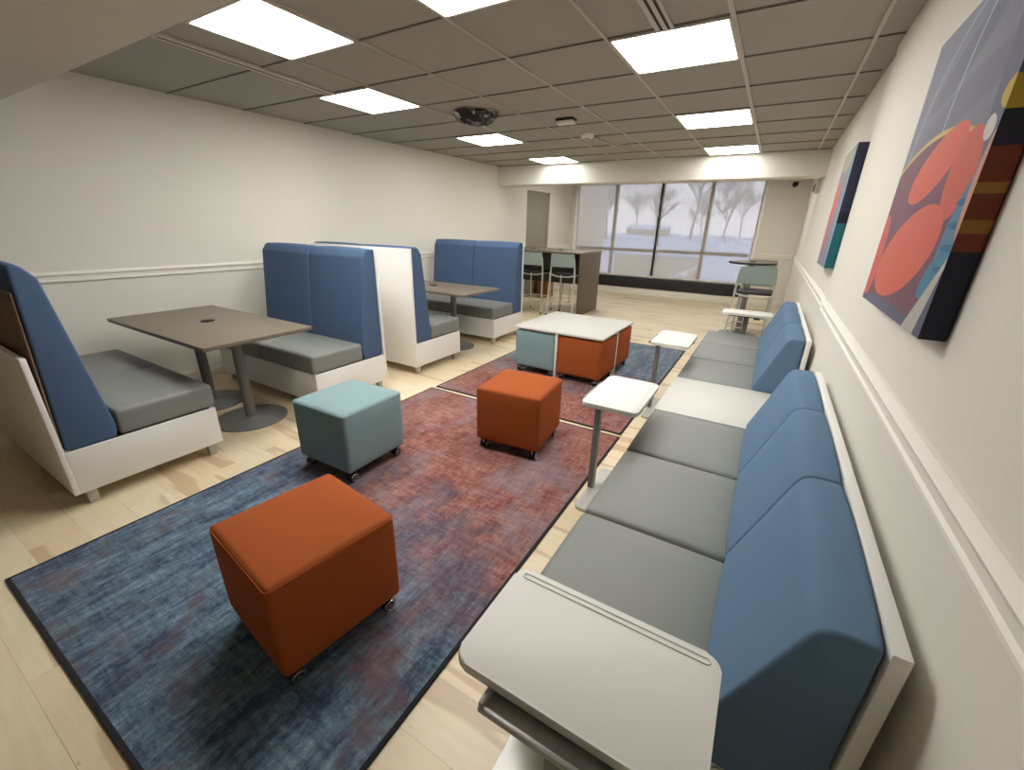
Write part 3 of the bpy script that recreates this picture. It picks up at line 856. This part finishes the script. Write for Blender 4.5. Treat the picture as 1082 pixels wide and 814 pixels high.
g = Paint('art_large_side'); g.start(lin((26,32,46)))
g.vband(1.44,1.63,(120,50,22)); g.vband(1.475,1.50,(150,104,30)); g.vband(1.548,1.568,(158,112,36))
g.ell(1.235,1.665,.6,.012,0,(30,34,48),.1); g.vband(1.69,1.745,(186,158,54)); g.vband(1.745,1.80,(70,92,124)); g.vband(1.80,2.1,(120,126,142))
MATS['art_large_side'] = g.done()
g = Paint('art_small'); g.start(lin((150,148,160)))
g.ell(4.0,1.97,.3,.10,.1,(180,176,160),.3); g.ell(4.08,1.66,.16,.16,0,(214,120,118),.1); g.ell(4.1,1.42,.14,.14,0,(196,128,130),.2)
g.ell(3.95,1.30,.5,.06,0,(150,140,156),.3); g.ell(3.62,1.5,.075,.7,0,(140,172,198),.15)
MATS['art_small'] = g.done()
g = Paint('art_small_side'); g.start(lin((40,46,66)))
g.vband(1.2,1.545,(20,104,116)); g.vband(1.53,1.60,(22,26,38))
MATS['art_small_side'] = g.done()
def canvas(y0, y1, z0, z1, x0, xw, face, side, label):
    t = thing('painting', label, 'painting', (xw,(y0+y1)/2,z0)); oy, oz = (y0+y1)/2, z0
    bm = BM(); box(bm, x0-xw, -.001, y0-oy, y1-oy, 0, z1-z0, .0025, 2)
    o = finish(bm, 'canvas', [face, side], t)
    for p in o.data.polygons:
        if p.normal.x > -.6: p.material_index = 1
    bm = BM(); 
    for a, b, c, d in ((y0+.03,y0+.06,z0+.03,z1-.03),(y1-.06,y1-.03,z0+.03,z1-.03)): box(bm, -.004, .0, a-oy, b-oy, c-oz, d-oz)
    finish(bm, 'stretcher_bar', 'tan_wood', t)
canvas(1.228, 1.965, 1.256, 2.0, .312, XN-.0015, 'art_large', 'art_large_side', 'large abstract canvas with coral lobes, nearest the camera on the right wall')
canvas(3.63, 4.225, 1.245, 2.0, .322, XF-.0015, 'art_small', 'art_small_side', 'farther abstract canvas with a teal and navy edge on the right wall')

# ------------------------------------------------------------------ outdoors
bm = BM(); N = 30
gv = [[bm.verts.new((-60+120*i/N, YB+.16+100*j/N, -.35+ (0 if j < 3 else .5*math.sin(i*.9)*math.sin(j*.7)+.02*j))) for j in range(N+1)] for i in range(N+1)]
for i in range(N):
    for j in range(N): bm.faces.new([gv[i][j],gv[i+1][j],gv[i+1][j+1],gv[i][j+1]])
o = finish(bm, 'snow_ground', 'snow'); o['kind'] = 'structure'; o['label'] = 'snow covered ground outside the window'
# terrace in front of the window with wall and white railing
t = thing('terrace_wall', 'low beige wall capped with snow outside the window', 'wall', (-3.3,14.9,-.35))
bm = BM(); box(bm, -1.35, 1.35, -.15, .15, 0, .98, .01); finish(bm, 'wall_body', 'stucco', t)
bm = BM(); soft_box(bm, -1.38, 1.38, -.19, .19, .97, 1.04, .03); finish(bm, 'snow_cap', 'snow', t)
t = thing('ramp_railing', 'white sloping handrail outside, below the window crossbar', 'railing', (-2.2,14.2,-.35))
bm = BM(); prism(bm, [(-.75,.12),(.75,.95),(.75,1.05),(-.75,.22)], 'y', -.05, .05, .005); finish(bm, 'hand_rail', 'rail_white', t)
for x in (-.7, 0, .7):
    bm = BM(); box(bm, x-.035, x+.035, -.035, .035, 0, .12+.553*(x+.75)+.05, .004); finish(bm, 'post', 'rail_white', t)
t = thing('white_railing', 'white railing with upright balusters outside, low at the right of the window', 'railing', (-.6,14.6,-.35))
bm = BM(); box(bm, -.8, 1.2, -.03, .03, .77, .84, .005); finish(bm, 'top_rail', 'rail_white', t)
bm = BM(); box(bm, -.8, 1.2, -.03, .03, .1, .15, .005); finish(bm, 'bottom_rail', 'rail_white', t)
for k in range(18):
    bm = BM(); x = -.75+k*.115; box(bm, x-.02, x+.02, -.02, .02, .14, .78, .003); finish(bm, 'baluster', 'rail_white', t)
for x in (-.81, 1.2):
    bm = BM(); box(bm, x-.045, x+.045, -.045, .045, 0, .9, .005); finish(bm, 'post', 'rail_white', t)
t = thing('neighbouring_building', 'beige building wall outside filling the left part of the window', 'building', (-7.05,14.2,-.35))
bm = BM(); box(bm, -2.5, .95, -.5, 3.5, 0, 4.6, .01); finish(bm, 'wall', 'stucco', t)
bm = BM(); box(bm, -2.6, 1.05, -.6, 3.6, 4.6, 4.8, .03); finish(bm, 'snowy_roof', 'roof_snow', t)
t = thing('distant_house', 'small snow roofed building far across the snowy field', 'building', (-24,98,-.1))
bm = BM(); box(bm, -4, 4, -3, 3, 0, 1.4); finish(bm, 'wall', 'stucco', t, smooth=False)
bm = BM(); prism(bm, [(-3.4,1.4),(3.4,1.4),(0,2.3)], 'x', -4.3, 4.3); finish(bm, 'snowy_roof', 'roof_snow', t, smooth=False)

def tree_mesh(seed, H, spread):
    rnd = random.Random(seed); bm = BM()
    def grow(p, d, L, r, lev):
        pts = [p]; q = p.copy(); dd = d.copy(); n = 4
        for k in range(n):
            dd = (dd + Vector((rnd.uniform(-.13,.13), rnd.uniform(-.13,.13), rnd.uniform(-.02,.1)))).normalized()
            q = q+dd*L/n; pts.append(q.copy())
        tube(bm, pts, [r*(1-.5*k/n) for k in range(n+1)], 5 if lev < 2 else 3, caps=False)
        if lev >= 4: return
        kids = 9 if lev == 0 else (6 if lev == 1 else 5 if lev == 2 else 4)
        for k in range(kids):
            tt = rnd.uniform(.35 if lev == 0 else .25, 1); i = min(int(tt*n), n-1); b = pts[i].lerp(pts[i+1], tt*n-i)
            a = rnd.uniform(0, 2*PI); up = rnd.uniform(.1,.85)
            nd = (Vector((math.cos(a)*spread, math.sin(a)*spread, up))+dd*.5).normalized()
            grow(b, nd, L*rnd.uniform(.45,.68), max(r*.45, .018), lev+1)
    grow(Vector((0,0,0)), Vector((0,0,1)), H*.55, H*.013, 0)
    return bm
protos = []
for i, (sd, H, sp) in enumerate(((5,15,1.0),(9,14,.95),(21,12,1.1))):
    protos.append(tree_mesh(sd, H, sp))
meshes = []
for bmx in protos:
    o = finish(bmx, 'bare_tree', 'bark_hazed', smooth=False); meshes.append(o)
spots = [(-9.4,60,0,'bare tree with a forked trunk in the third pane of the window'),(-7.6,82,1,'bare spreading tree filling the rightmost window pane'),
 (1.5,64,2,'bare tree by the right edge of the window'),(-20.5,60,1,'bare tree in the second window pane from the left'),(-31,66,0,'bare tree beside the beige building outside')]
for k, (x, y, m, lab) in enumerate(spots):
    if m in (0,1,2) and k < 3: o = meshes[m]
    else: o = meshes[m].copy(); COL.objects.link(o)
    o.location = (x,y,-.4); o.rotation_euler.z = k*1.3
    tag(o, lab, 'tree', 'bare trees outside')
rnd = random.Random(11)
for k in range(10):
    o = meshes[k%3].copy(); COL.objects.link(o)
    o.location = (-58+k*8.5+rnd.uniform(-.5,.5), 108+(9 if k%2 else 0), -.3); o.rotation_euler.z = rnd.uniform(0,6); s = rnd.uniform(.8,1.15); o.scale = (s,s,s)
    tag(o, 'hazy bare tree in the row on the far side of the snowy field', 'tree', 'row of far bare trees')

# ------------------------------------------------------------------ sky and sun
w = bpy.data.worlds.new('sky'); S.world = w; w.use_nodes = True
nt = w.node_tree; bg = nt.nodes['Background']
tc = nt.nodes.new('ShaderNodeTexCoord'); sp = nt.nodes.new('ShaderNodeSeparateXYZ'); nt.links.new(tc.outputs['Generated'], sp.inputs[0])
rp = nt.nodes.new('ShaderNodeValToRGB'); nt.links.new(sp.outputs[2], rp.inputs[0])
rp.color_ramp.elements[0].color = (.92,.94,1,1); rp.color_ramp.elements[1].color = (.62,.72,1,1)
nt.links.new(rp.outputs[0], bg.inputs[0]); bg.inputs[1].default_value = 2.4

# ------------------------------------------------------------------ camera
cam = bpy.data.cameras.new('camera'); co = bpy.data.objects.new('camera', cam); COL.objects.link(co)
f, yaw, pitch, roll = 441.036, R(30.32385), R(20.93770), R(1.375459)
cam.sensor_fit = 'HORIZONTAL'; cam.sensor_width = 36; cam.lens = f/1082*36; cam.clip_start = .02; cam.clip_end = 400
cy, sy, cp, sp_ = math.cos(yaw), math.sin(yaw), math.cos(pitch), math.sin(pitch)
fw = Vector((-sy*cp, cy*cp, -sp_)); r0 = Vector((cy, sy, 0)); u0 = r0.cross(fw)
c, s = math.cos(roll), math.sin(roll); r1 = r0*c+u0*s; u1 = u0*c-r0*s
M = Matrix(((r1.x,u1.x,-fw.x,0),(r1.y,u1.y,-fw.y,0),(r1.z,u1.z,-fw.z,1.47),(0,0,0,1)))
co.matrix_world = M
S.camera = co
S.view_settings.view_transform = 'Standard'; S.view_settings.look = 'None'
S.view_settings.gamma = 1; S.view_settings.use_curve_mapping = False
S.view_settings.exposure = 0.0
